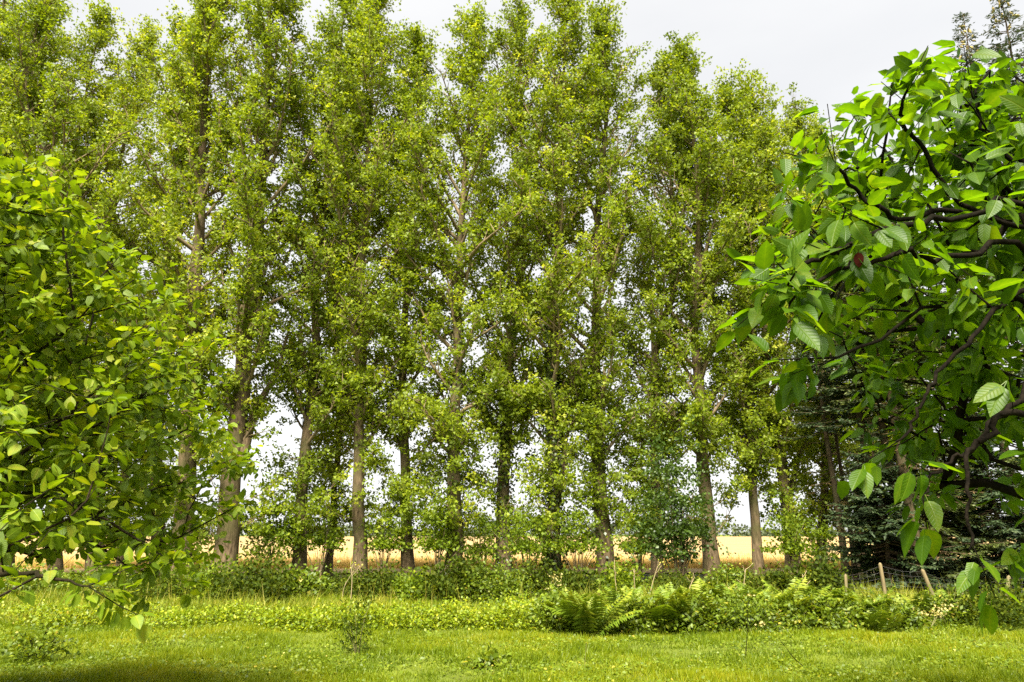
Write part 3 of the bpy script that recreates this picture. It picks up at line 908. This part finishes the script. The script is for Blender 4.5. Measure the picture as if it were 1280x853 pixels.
# right: cherry, its trunk outside the frame, boughs reaching in
RB = (4.25, 3.9, 0.0)
right_limbs = [
    [at(1300, 292, 3.35), at(1280, 285, 3.3), at(1210, 258, 3.2), at(1177, 227, 3.15), at(1150, 179, 3.1), at(1129, 157, 3.05), at(1126, 127, 3.0)],
    [at(1310, 300, 3.6), at(1250, 276, 3.4), at(1190, 262, 3.3), at(1129, 276, 3.2), at(1091, 257, 3.1), at(1075, 243, 3.1), at(1045, 207, 3.0)],
    [at(1330, 350, 3.4), at(1280, 361, 3.2), at(1239, 393, 3.1), at(1199, 436, 3.0), at(1167, 475, 2.95), at(1152, 499, 2.9), at(1140, 526, 2.9), at(1118, 553, 2.9)],
    [at(1330, 470, 3.2), at(1280, 494, 3.0), at(1243, 526, 2.9), at(1216, 561, 2.8), at(1194, 573, 2.8), at(1167, 595, 2.8), at(1156, 620, 2.8)],
    [at(1300, 520, 2.9), at(1240, 545, 2.8), at(1213, 562, 2.75), at(1209, 610, 2.7), at(1211, 647, 2.7), at(1216, 690, 2.7)],
    [at(1300, 330, 3.3), at(1220, 318, 3.0), at(1161, 323, 2.9), at(1129, 312, 2.85), at(1091, 331, 2.8), at(1061, 331, 2.8), at(1021, 357, 2.75), at(1006, 357, 2.7)],
    [at(1310, 280, 3.2), at(1200, 275, 3.0), at(1126, 283, 2.9), at(1056, 307, 2.8), at(1021, 326, 2.75), at(991, 342, 2.7)],
    [at(1300, 390, 3.6), at(1230, 383, 3.4), at(1160, 385, 3.3), at(1105, 420, 3.2), at(1050, 446, 3.1)],
    [at(1310, 240, 3.5), at(1260, 200, 3.5), at(1230, 160, 3.5), at(1220, 120, 3.5)],
    [np.array((5.4, 4.8, 2.9)), np.array((6.0, 5.4, 3.8))],
    [np.array((4.4, 4.9, 2.9)), np.array((4.4, 5.4, 3.9))],
    [np.array((4.3, 3.9, 3.0)), np.array((4.2, 3.8, 4.4))],
]
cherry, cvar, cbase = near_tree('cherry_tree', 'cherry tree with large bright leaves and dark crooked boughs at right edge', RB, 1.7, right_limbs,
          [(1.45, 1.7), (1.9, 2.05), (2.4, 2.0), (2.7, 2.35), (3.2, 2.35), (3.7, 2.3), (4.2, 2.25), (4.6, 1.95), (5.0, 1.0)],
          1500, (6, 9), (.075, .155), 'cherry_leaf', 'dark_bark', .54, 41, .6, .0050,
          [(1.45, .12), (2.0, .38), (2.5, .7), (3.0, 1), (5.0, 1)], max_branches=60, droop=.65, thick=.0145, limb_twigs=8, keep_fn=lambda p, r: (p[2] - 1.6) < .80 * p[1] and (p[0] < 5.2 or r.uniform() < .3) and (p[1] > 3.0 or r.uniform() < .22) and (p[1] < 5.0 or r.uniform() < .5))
o = link('leaf', mesh('red_leaf', cvar[2][0], [cvar[2][1]], 'red_leaf', rnd=np.full(len(cvar[2][0]), .5), smooth=True), cherry)
tag(o, label='withered dark red leaf hanging among the green')
o.matrix_local = Matrix.Translation(Vector(at(1073, 316, 2.75) - cbase)) @ Matrix.Rotation(math.radians(-80), 4, 'X') @ Matrix.Rotation(.5, 4, 'Y') @ Matrix.Scale(.07, 4)
ch_t = Tubes()
s = np.linspace(0, 1, 7)
ch_t.add(np.stack((0 * s, 0 * s, -.009 + s * .018), -1), .0095 * np.sin(np.pi * (s * .96 + .02)), 9)
ch_t.add([(0, 0, .008), (.004, 0, .03), (.012, .003, .05)], .0012, 4)
chm = ch_t.mesh('cherry_fruit', 'dark_bark')
for (a, b) in ((1100, 267), (1092, 275), (1072, 210), (1088, 321), (1063, 305), (1200, 194)):
    o = link('cherry_fruit', chm, cherry)
    o.location = at(a, b, 2.8) - cbase
    tag(o, label='small dark withered cherry on its stalk')

# ------------------------------------------------------------------ undergrowth
def bush(name, label, cat, px, Y, w, h, nclus, per, leaf, mat, group, seed, depth=None, sig=.09, stems=9, stem_mat='stem', wr=.8, z0=.0, up=.6, shell=.45):
    rng = np.random.default_rng(seed)
    depth = depth or w * .8
    base = np.array((gx(px, Y), Y, 0.0))
    root = empty(name, tuple(base), label, cat, group)
    ph = rng.uniform(0, 6.28, 5)
    az = rng.uniform(0, 6.28, nclus)
    el = np.arcsin(rng.uniform(0, 1, nclus))
    lump = 1 + .18 * np.sin(3 * az + ph[0]) + .14 * np.sin(5 * az + 4 * el + ph[1]) + .10 * np.sin(9 * az + ph[2])
    rr = rng.uniform(0.05, 1, nclus) ** shell * lump
    c = np.stack((np.cos(az) * np.cos(el) * rr * w / 2, np.sin(az) * np.cos(el) * rr * depth / 2, z0 + (h - z0) * np.sin(el) * rr), -1)
    c[:, 2] = np.maximum(c[:, 2] + (0 if z0 == 0 else .12 * np.sin(c[:, 2] * 7 + ph[3])), .03)
    st = Tubes()
    for q in rng.choice(nclus, min(stems, nclus), replace=False):
        e = c[q] * np.array((1, 1, 1.02))
        b = np.array((e[0] * .15, e[1] * .15, -.05))
        st.add(smooth_path([b, (b + e) / 2 * np.array((.7, .7, 1.15)), e], 6), np.linspace(.007 + .006 * h, .003, 6), 4)
    link('stem', st.mesh(name + '_stem', stem_mat), root)['kind'] = 'stuff'
    n = nclus * per
    P = np.repeat(c, per, 0) + rng.normal(0, sig, (n, 3)) * np.array((1, 1, .7))
    P[:, 2] = np.maximum(P[:, 2], .01)
    out = nrm(np.repeat(c, per, 0) + 1e-3)
    D = nrm(rdir(rng, n) * .8 + out * .5 + np.array((0, 0, -.1)))
    N = nrm(rdir(rng, n) * .7 + np.array((0, -.1, up)))
    L = leaf * rng.uniform(.65, 1.25, n)
    rnd = np.repeat(rng.normal(.45, .15, nclus), per) + rng.normal(0, .17, n)
    link('foliage', leaf_mesh(name + '_foliage', P, D, N, L, L * wr, rnd, mat), root)['kind'] = 'stuff'
    return root
def ordinals(n):
    return [ORD[i] for i in range(n)]

# brambles and nettles at the foot of the poplars: (px, Y, width, height)
G = 'dark brambles along the foot of the poplars'
bb = [(185, 18.4, 2.2, .70), (255, 18.6, 2.3, 1.05), (318, 18.0, 2.1, 1.12), (372, 18.8, 1.8, .72), (418, 19.4, 1.5, .55), (470, 18.8, 1.6, .85), (522, 18.6, 1.7, .62),
      (572, 18.4, 1.9, 1.10), (622, 18.0, 1.8, .88), (668, 18.6, 1.5, 1.0), (720, 19.6, 1.4, .62), (775, 20.4, 1.3, .75), (842, 20.5, 1.5, .5), (915, 20.6, 1.4, .72), (968, 20.0, 1.5, .58), (1024, 19.6, 1.6, .9)]
where = ['under the drooping left fruit tree leaves', 'below the thick straight poplar', 'below the forked poplar', 'below the first pale trunk', 'below the thinnest trunk', 'right of the straight pale trunk',
         'at the clean pale trunk', 'below the densely leaved trunk', 'left of the leaning centre trunk', 'right of the leaning centre trunk', 'right of the ivy clad trunk', 'by the thick brown trunk',
         'left of the maple bush stems', 'right of the maple bush stems', 'by the slim straight trunk', 'at the left end of the fence']
for i, (px, Y, w, h) in enumerate(bb):
    bush('bramble_bush', ('dark green bramble bush ', 'leafy light green bush ', 'dark green bramble bush ', 'mid green leafy bush ', 'dark green bramble bush ')[i % 5] + where[i], 'bush', px, Y, w, h, 300, 11, .075 + .035 * ((i * 5) % 4) / 3, ('bramble_leaf', 'poplar_leaf_green', 'bramble_leaf', 'weed_leaf', 'bramble_leaf')[i % 5], G, 300 + i, sig=.14, wr=.75, shell=.6)
for i, (px, Y, w, h, lab) in enumerate([(20, 20.0, 2.2, .8, 'low light green bush at the left edge behind the drooping bough'), (80, 20.6, 2.0, .6, 'low light green bush under the thick low bough'), (135, 19.6, 2.0, .75, 'low light green bush right of the thick low bough')]):
    bush('leafy_bush', lab, 'bush', px, Y, w, h, 240, 11, .09, 'weed_leaf', 'low bushes behind the fruit tree', 320 + i, sig=.13, shell=.6)
# leafy saplings and suckers between the trunks
G = 'leafy saplings between the poplar trunks'
sp = [(335, 23.0, 2.0, 3.0, 'green sapling right of the forked poplar', 'poplar_leaf_green', 260),
      (398, 23.2, 1.4, 2.5, 'leafy sucker between the first pale trunk and the thin one', 'poplar_leaf_green', 140),
      (478, 23.4, 1.5, 2.5, 'spreading sapling right of the straight pale trunk', 'poplar_leaf_green', 150),
      (545, 22.4, 1.7, 3.0, 'leafy sapling right of the clean pale trunk', 'poplar_leaf_green', 230),
      (600, 23.2, 1.5, 2.6, 'sapling left of the leaning centre trunk', 'poplar_leaf_green', 150),
      (660, 22.2, 1.9, 2.7, 'bushy sapling between centre trunk and ivy clad trunk', 'poplar_leaf_green', 260),
      (722, 22.3, 1.7, 2.9, 'leafy sapling between ivy clad trunk and thick brown trunk', 'poplar_leaf_green', 240),
      (800, 22.6, 1.6, 2.8, 'light sapling left of the maple bush', 'poplar_leaf_green', 170),
      (848, 21.8, 2.7, 4.6, 'large maple bush with layered blue green leaves, right of centre', 'maple_leaf', 620),
      (990, 22.6, 1.5, 3.0, 'leafy sapling hugging the twin trunked poplar', 'poplar_leaf_green', 190),
      (1030, 23.0, 1.5, 2.4, 'sparse twiggy sapling left of the spruces', 'poplar_leaf_green', 110)]
for i, (px, Y, w, h, lab, mt, nc) in enumerate(sp):
    bush('sapling', lab, 'sapling', px, Y, w, h, nc if i == 8 else int(nc * .7), 11, .10, mt, G, 340 + i, sig=.12, z0=1.0, wr=.85, stems=14, stem_mat='limb_bark', shell=.6)

# yellow-green ground elder in front of the rough grass
G = 'yellow green ground elder clumps beyond the lawn'
ge = [(38, 14.2, 1.6, .28), (100, 13.6, 1.5, .26), (170, 14.0, 1.3, .25), (236, 13.3, 1.4, .26), (300, 13.6, 1.5, .30), (362, 13.2, 1.3, .28), (418, 13.0, 1.4, .36), (470, 13.2, 1.2, .33), (520, 12.9, 1.3, .40), (575, 13.0, 1.3, .42), (628, 12.9, 1.2, .38), (662, 13.8, 1.2, .45)]
for i, (px, Y, w, h) in enumerate(ge):
    bush('ground_elder', ORD[i] + ' yellow green ground elder clump from the left along the rough grass', 'plant', px, Y, w, h, 230, 9, .06, 'elder_leaf', G, 400 + i, sig=.085, wr=.7, up=1.2, stems=16, shell=.4)

# taller leafy weeds right of centre, with ferns standing in them
G = 'leafy weeds along the right of the border'
wd = [(695, 12.9, 1.1, .66), (792, 12.8, 1.2, .66), (838, 13.6, 1.2, .62), (886, 12.6, 1.3, .66), (940, 12.5, 1.2, .68), (995, 12.8, 1.2, .64), (1042, 12.9, 1.1, .60), (1086, 13.4, 1.0, .52), (1122, 13.0, .9, .48), (1192, 13.2, 1.0, .66), (1232, 13.0, 1.2, .80), (1275, 13.2, 1.3, .85)]
for i, (px, Y, w, h) in enumerate(wd):
    bush('weed_clump', ORD[i] + ' leafy weed clump from the left in the right hand border', 'plant', px, Y, w, h * .88, 230, 10, .075, 'bramble_leaf' if i >= 10 else 'weed_leaf', G, 430 + i, sig=.08, wr=.6, up=.9, stems=14)

# fern fronds: a bent midrib with tapering leaflets either side
def frond_variants():
    rng = np.random.default_rng(77)
    out = []
    for v in range(5):
        n = 17
        s = np.linspace(.12, .97, n)
        bend = rng.uniform(.25, .62)
        P = np.stack((.06 * np.sin(s * 3 + v), s * (1 - .12 * bend), .55 * s - bend * s ** 2 * .62), -1)
        tdir = nrm(np.gradient(P, axis=0))
        ln = .30 * np.sin(np.pi * np.clip(s * .82 + .2, 0, 1)) ** .8 + .02
        side = np.array((1.0, 0, 0))
        Ps, Ds, Ns, Ls = [], [], [], []
        for sg in (-1, 1):
            d = nrm(side * sg + tdir * .35 + np.array((0, 0, -.12)) + rng.normal(0, .06, (n, 3)))
            Ps.append(P); Ds.append(d); Ns.append(nrm(np.cross(side, tdir) + rng.normal(0, .1, (n, 3)))); Ls.append(ln)
        Pa, Da, Na, La = map(np.concatenate, (Ps, Ds, Ns, Ls))
        V, Fc = kites(Pa, Da, Na, La, np.full(len(Pa), .052), droop=.12)
        rn = np.repeat(np.clip(rng.normal(.25 + .12 * v, .15, len(Pa)), 0, 1), 4)
        rib = Tubes()
        rib.add(np.vstack(((0, 0, 0), P)), np.linspace(.011, .003, n + 1), 3)
        RV = np.concatenate(rib.V)
        F2 = [Fc, np.concatenate(rib.Ft) + len(V)]
        me = mesh('frond', np.vstack((V, RV)), F2 + [np.concatenate(rib.Fq) + len(V)], 'fern_leaf', rnd=np.concatenate((rn, np.full(len(RV), .3))))
        out.append(me)
    return out
fronds = frond_variants()
def fern(label, px, Y, size, count, seed, spread=.25, group='pale ferns in the right hand border'):
    rng = np.random.default_rng(seed)
    root = empty('fern', (gx(px, Y), Y, 0), label, 'fern', group)
    for q in range(count):
        o = link('frond', fronds[rng.integers(0, 5)], root)
        a = q / count * 6.283 + rng.uniform(-.3, .3)
        o.location = (spread * rng.normal(), spread * .6 * rng.normal(), -.02)
        o.rotation_euler = (rng.uniform(.2, .72), rng.uniform(-.2, .2), a)
        sc = size * rng.uniform(.8, 1.15)
        o.scale = (sc, sc, sc)
    return root
fern('large fern with arching fronds, standing out at the left of the border', 741, 12.3, .88, 19, 501, .07)
fe = [(712, 13.3, .8), (772, 13.5, .85), (808, 13.0, .85), (850, 13.0, .85), (882, 13.8, .9), (915, 13.3, .9), (958, 13.4, .92), (985, 13.6, .95), (1018, 13.4, .88), (1062, 13.6, .8), (1100, 12.9, .6), (1150, 13.8, .75)]
for i, (px, Y, s_) in enumerate(fe):
    fern(ORD[i] + ' pale fern from the left among the border weeds', px, Y, s_ * 1.05, 15, 510 + i, .24)

# single plants
bush('weed_bush', 'dark stemmed weed bush standing in the lawn at lower left', 'plant', 42, 9.9, 1.0, .52, 90, 8, .06, 'weed_leaf', None, 601, sig=.06, stems=26, stem_mat='dark_bark')
bush('thistle', 'small dark green thistle like plant in the lawn left of centre', 'plant', 446, 10.6, .5, .75, 60, 8, .07, 'bramble_leaf', None, 602, sig=.05, wr=.35, stems=8)
bush('dock_plant', 'low leafy weed rosette in the lawn near the bottom centre', 'plant', 612, 9.3, .35, .18, 20, 6, .09, 'weed_leaf', None, 603, sig=.05, stems=4)
def stalk(name, label, cat, pts, r, mat, group=None, head=None, seed=1, nodes=0):
    """thin weed stem; head = (material, count, size, spread)"""
    rng = np.random.default_rng(seed)
    b = np.array(pts[0], float)
    root = empty(name, tuple(b), label, cat, group)
    t = Tubes()
    C = smooth_path(pts, 9)
    t.add(C - b, np.linspace(r, r * .5, 9), 5)
    for q in range(nodes):
        p = C[rng.integers(4, 9)] - b
        e = p + np.array((rng.normal(0, .12), rng.normal(0, .12), rng.uniform(.08, .22)))
        t.add([p, (p + e) / 2 + np.array((0, 0, -.02)), e], r * .5, 3)
        C = np.vstack((C, e + b))
    link('stem', t.mesh(name + '_stem', mat), root)
    if head:
        m_, n_, sz, spd = head
        tips = C[-max(1, nodes):] - b
        P = tips[rng.integers(0, len(tips), n_)] + rng.normal(0, 1, (n_, 3)) * np.array((spd, spd, spd * .3))
        link('flower_head', leaf_mesh(name + '_head', P, nrm(rdir(rng, n_) + np.array((0, 0, .3))), nrm(rdir(rng, n_) * .6 + np.array((0, 0, 1))), sz * rng.uniform(.6, 1.2, n_), sz * .7, rng.uniform(0, 1, n_), m_), root)['kind'] = 'stuff'
    return root
def gp(px, Y, z=0.0):
    return np.array((gx(px, Y, z), Y, z))
stalk('dry_stalk', 'tall pale dry weed stalk in front of the straight pale trunk', 'stalk', [gp(438, 17), at(440, 720, 17), at(436, 690, 17)], .012, 'dry_stem', 'dry weed stalks', ('dry_grass', 20, .06, .08), 611, 4)
stalk('dry_stalk', 'thinner dry stalk leaning left of the tall pale one', 'stalk', [gp(428, 17.3), at(430, 735, 17.3), at(443, 712, 17.3)], .009, 'dry_stem', 'dry weed stalks', ('dry_grass', 14, .06, .06), 612, 3)
for i, (a, b, tp_, Yd, lab) in enumerate([(812, 822, 708, 19.5, 'dry split stalk leaning right beside the maple bush'), (795, 793, 712, 19.8, 'upright dry stalk right of the thick brown trunk'),
                                         (772, 768, 700, 19.0, 'dry stalk against the thick brown trunk'), (930, 932, 712, 19.2, 'dry stalk between maple bush and slim trunk'),
                                         (1008, 1003, 718, 18.6, 'drooping grey seed stalk near the fence'), (858, 868, 722, 18.8, 'short dry stalk leaning under the maple bush')]):
    stalk('dry_stalk', lab, 'stalk', [gp(a, Yd), at((a + b) / 2 - 1, (tp_ + 748) / 2, Yd), at(b, tp_, Yd)], .014, 'dry_stem', 'dry weed stalks', ('dry_grass', 16, .06, .07), 620 + i, 3)
stalk('hogweed', 'yellow umbel plant behind the left end of the border', 'plant', [gp(690, 14.5), at(688, 745, 14.5), at(689, 728, 14.5)], .012, 'stem', 'flowering hogweeds', ('pale_flower', 60, .05, .08), 631, 4)
stalk('hogweed', 'cream umbel plant behind the right hand ferns', 'plant', [gp(986, 15), at(985, 755, 15), at(984, 738, 15)], .012, 'stem', 'flowering hogweeds', ('pale_flower', 90, .05, .09), 632, 5)
stalk('hogweed', 'pale umbel plant below the thick clean poplar trunk', 'plant', [gp(906, 14.5), at(906, 758, 14.5), at(905, 741, 14.5)], .012, 'stem', 'flowering hogweeds', ('pale_flower', 50, .045, .08), 633, 4)
stalk('hogweed', 'drooping cream plume plant at right in front of the fence', 'plant', [gp(1182, 12.9), at(1180, 775, 12.8), at(1170, 772, 12.7), at(1164, 784, 12.6)], .01, 'stem', 'flowering hogweeds', ('pale_flower', 110, .055, .09), 634, 4)
stalk('meadow_stem', 'tall thin brown stem with pale tip before the border', 'stalk', [gp(932, 10.1), at(934, 790, 10.1), at(935, 752, 10.1)], .006, 'dark_bark', 'thin weed stems on the lawn', ('pale_flower', 26, .04, .03), 641, 2)
stalk('meadow_stem', 'thin brown stem slanting left at lower right of the lawn', 'stalk', [gp(1006, 9.3), at(992, 822, 9.3), at(975, 800, 9.3)], .006, 'dark_bark', 'thin weed stems on the lawn', None, 642)
stalk('meadow_stem', 'thin upright stem in the lawn below the fern', 'stalk', [gp(731, 9.2), at(731, 830, 9.2), at(733, 804, 9.2)], .005, 'stem', 'thin weed stems on the lawn', ('dry_grass', 10, .03, .02), 643)

# ------------------------------------------------------------------ fence at the right
fr = empty('wire_fence', tuple(gp(1150, 18.0)), 'wire mesh fence on leaning wooden posts in front of the dark spruces', 'fence')
fo = np.array(fr.location)
posts = [((1016, 750), (1016, 706), 20.0, .045), ((1059, 750), (1057, 719), 18.8, .04), ((1109, 752), (1100, 705), 18.2, .047), ((1172, 752), (1153, 713), 17.8, .05), ((1204, 752), (1202, 730), 17.8, .05), ((1258, 752), (1261, 721), 17.6, .047), ((1330, 752), (1331, 722), 17.6, .06)]
tops, feet = [], []
for (b, tt, Yd, r) in posts:
    pb = gp(b[0], Yd, -.1); pt = at(tt[0], tt[1], Yd)
    t = Tubes()
    t.add([pb, pb + (pt - pb) * .5, pt - (pt - pb) * .03, pt], [r, r * .97, r * .94, r * .8], 9)
    link('post', t.mesh('post', 'post_wood', fo), fr)
    feet.append(gp(b[0], Yd, 0)); tops.append(pt)
wt = Tubes()
for a in range(len(posts) - 1):
    for k in range(6):
        f0 = .12 + .165 * k
        p0 = feet[a] + (tops[a] - feet[a]) * f0
        p1 = feet[a + 1] + (tops[a + 1] - feet[a + 1]) * f0
        wt.add([p0, (p0 + p1) / 2 + np.array((0, 0, -.02 - .05 * ((a * 7 + k * 3) % 5) / 5)), p1], 0.0022, 3)
    m = int(np.linalg.norm(feet[a + 1] - feet[a]) / .17)
    for k in range(1, m):
        u = k / m
        p0 = feet[a] * (1 - u) + feet[a + 1] * u + np.array((0, 0, .05))
        p1 = tops[a] * (1 - u) + tops[a + 1] * u
        p1 = p0 + (p1 - p0) * .92 + np.array((0, 0, -.02))
        wt.add([p0, p1], .0016, 3)
link('wire_mesh', wt.mesh('wire_mesh', 'wire', fo), fr)['kind'] = 'stuff'

# ------------------------------------------------------------------ grass
def patch(x, y, s):
    return np.sin(x * 1.1 * s + 1.3 * np.sin(y * .7 * s)) + np.sin(y * 1.7 * s + 1.1 * np.sin(x * .9 * s + 2)) + .6 * np.sin((x - y) * 2.9 * s)
rng = np.random.default_rng(900)
n = 380000
y = np.exp(rng.uniform(math.log(6.3), math.log(20.5), n))
x = rng.uniform(-1, 1, n) * (y * .86 + 1.2)
pt = patch(x, y, 1.0)
bare = (np.abs(y - 10.6 - .1 * np.sin(x * 2)) < .14) & (x > 1.2) & (x < 4.2)
keep = rng.uniform(0, 1, n) < np.where(bare, .25, np.where(pt > -1.3, 1.0, .6))
x, y, pt = x[keep], y[keep], pt[keep]
n = len(x)
P = np.stack((x, y, hnoise(x, y) - .005), -1)
tall = np.clip(.45 + .30 * patch(x, y, 2.3) + .22 * patch(x + 2, y - 1, 6.1), .05, 2.0)
h = (.035 + .06 * tall) * rng.uniform(.6, 1.5, n) * np.where(y > 12.6, 1.35, 1.0)
D = nrm(np.stack((rng.normal(0, .42, n), rng.normal(0, .42, n), np.ones(n)), -1))
N = rdir(rng, n) * np.array((1, 1, .2)) + np.array((0, -.4, 0))
rnd = np.clip(.42 + .12 * pt - .07 * patch(x + 2, y - 1, 6.1) + rng.normal(0, .15, n), 0, .88)
o = link('grass', blade_mesh('grass', P, D, N, h, rng.uniform(.008, .015, n) * (y / 9) ** .6, rnd, 'grass', .25))
tag(o, 'short yellow green lawn grass across the foreground', 'grass', kind='stuff')
# clover and other low leaves in the lawn
n = 90000
y = np.exp(rng.uniform(math.log(6.3), math.log(17), n))
x = rng.uniform(-1, 1, n) * (y * .86 + 1.2)
keep = rng.uniform(0, 1, n) < np.clip(.45 + .4 * patch(x + 3, y + 1, 1.9), .04, 1)
x, y = x[keep], y[keep]
n = len(x)
P = np.stack((x, y, hnoise(x, y) + rng.uniform(.01, .07, n)), -1)
L = rng.uniform(.022, .055, n)
o = link('clover', leaf_mesh('clover', P, nrm(rdir(rng, n) * np.array((1, 1, .3))), nrm(np.array((0, -.2, 1.0)) + rng.normal(0, .4, (n, 3))), L, L * .8, np.clip(rng.normal(.5, .2, n), 0, 1), 'weed_leaf'))
tag(o, 'small clover and weed leaves scattered through the lawn', 'ground cover', kind='stuff')
# rough uncut grass before the trees: tussocks of leaning blades
nt = 6200
ty = rng.uniform(13.4, 25.0, nt)
tx = rng.uniform(-1, 1, nt) * (ty * .86 + 1)
keep = rng.uniform(0, 1, nt) < np.clip(.65 + .3 * patch(tx, ty, 1.4), .15, 1)
tx, ty = tx[keep], ty[keep]
nt = len(tx)
per = 24
n = nt * per
hT = rng.uniform(.10, .34, nt) * np.clip(.8 + .3 * patch(tx, ty, .8), .35, 1.5)
cT = .40 + .13 * patch(tx + 5, ty, .9) + rng.normal(0, .13, nt)
ox, oy = rng.normal(0, .12, n), rng.normal(0, .12, n)
x, y = np.repeat(tx, per) + ox, np.repeat(ty, per) + oy
P = np.stack((x, y, hnoise(x, y) * (y < 21) - .01), -1)
h = np.repeat(hT, per) * rng.uniform(.45, 1.3, n)
D = nrm(np.stack((ox * 2.5 + rng.normal(0, .3, n), oy * 2.5 + rng.normal(0, .3, n), np.ones(n)), -1))
rnd = np.clip(np.repeat(cT, per) + rng.normal(0, .17, n), 0, 1)
ns = 1500                                 # tall seed stems
P, D, h, rnd = (np.array(v) for v in (P, D, h, rnd))
pick = rng.integers(0, n, ns)
P = np.vstack((P, P[pick])); D = np.vstack((D, nrm(np.stack((rng.normal(0, .15, ns), rng.normal(0, .15, ns), np.ones(ns)), -1))))
h = np.concatenate((h, rng.uniform(.4, .8, ns))); rnd = np.concatenate((rnd, rng.uniform(.6, 1, ns)))
n += ns
o = link('rough_grass', blade_mesh('rough_grass', P, D, rdir(rng, n) * np.array((1, 1, .2)), h, np.concatenate((rng.uniform(.012, .024, n - ns), rng.uniform(.007, .012, ns))), rnd, 'dry_grass', .35))
tag(o, 'rough half dry uncut grass between lawn and poplars', 'grass', kind='stuff')
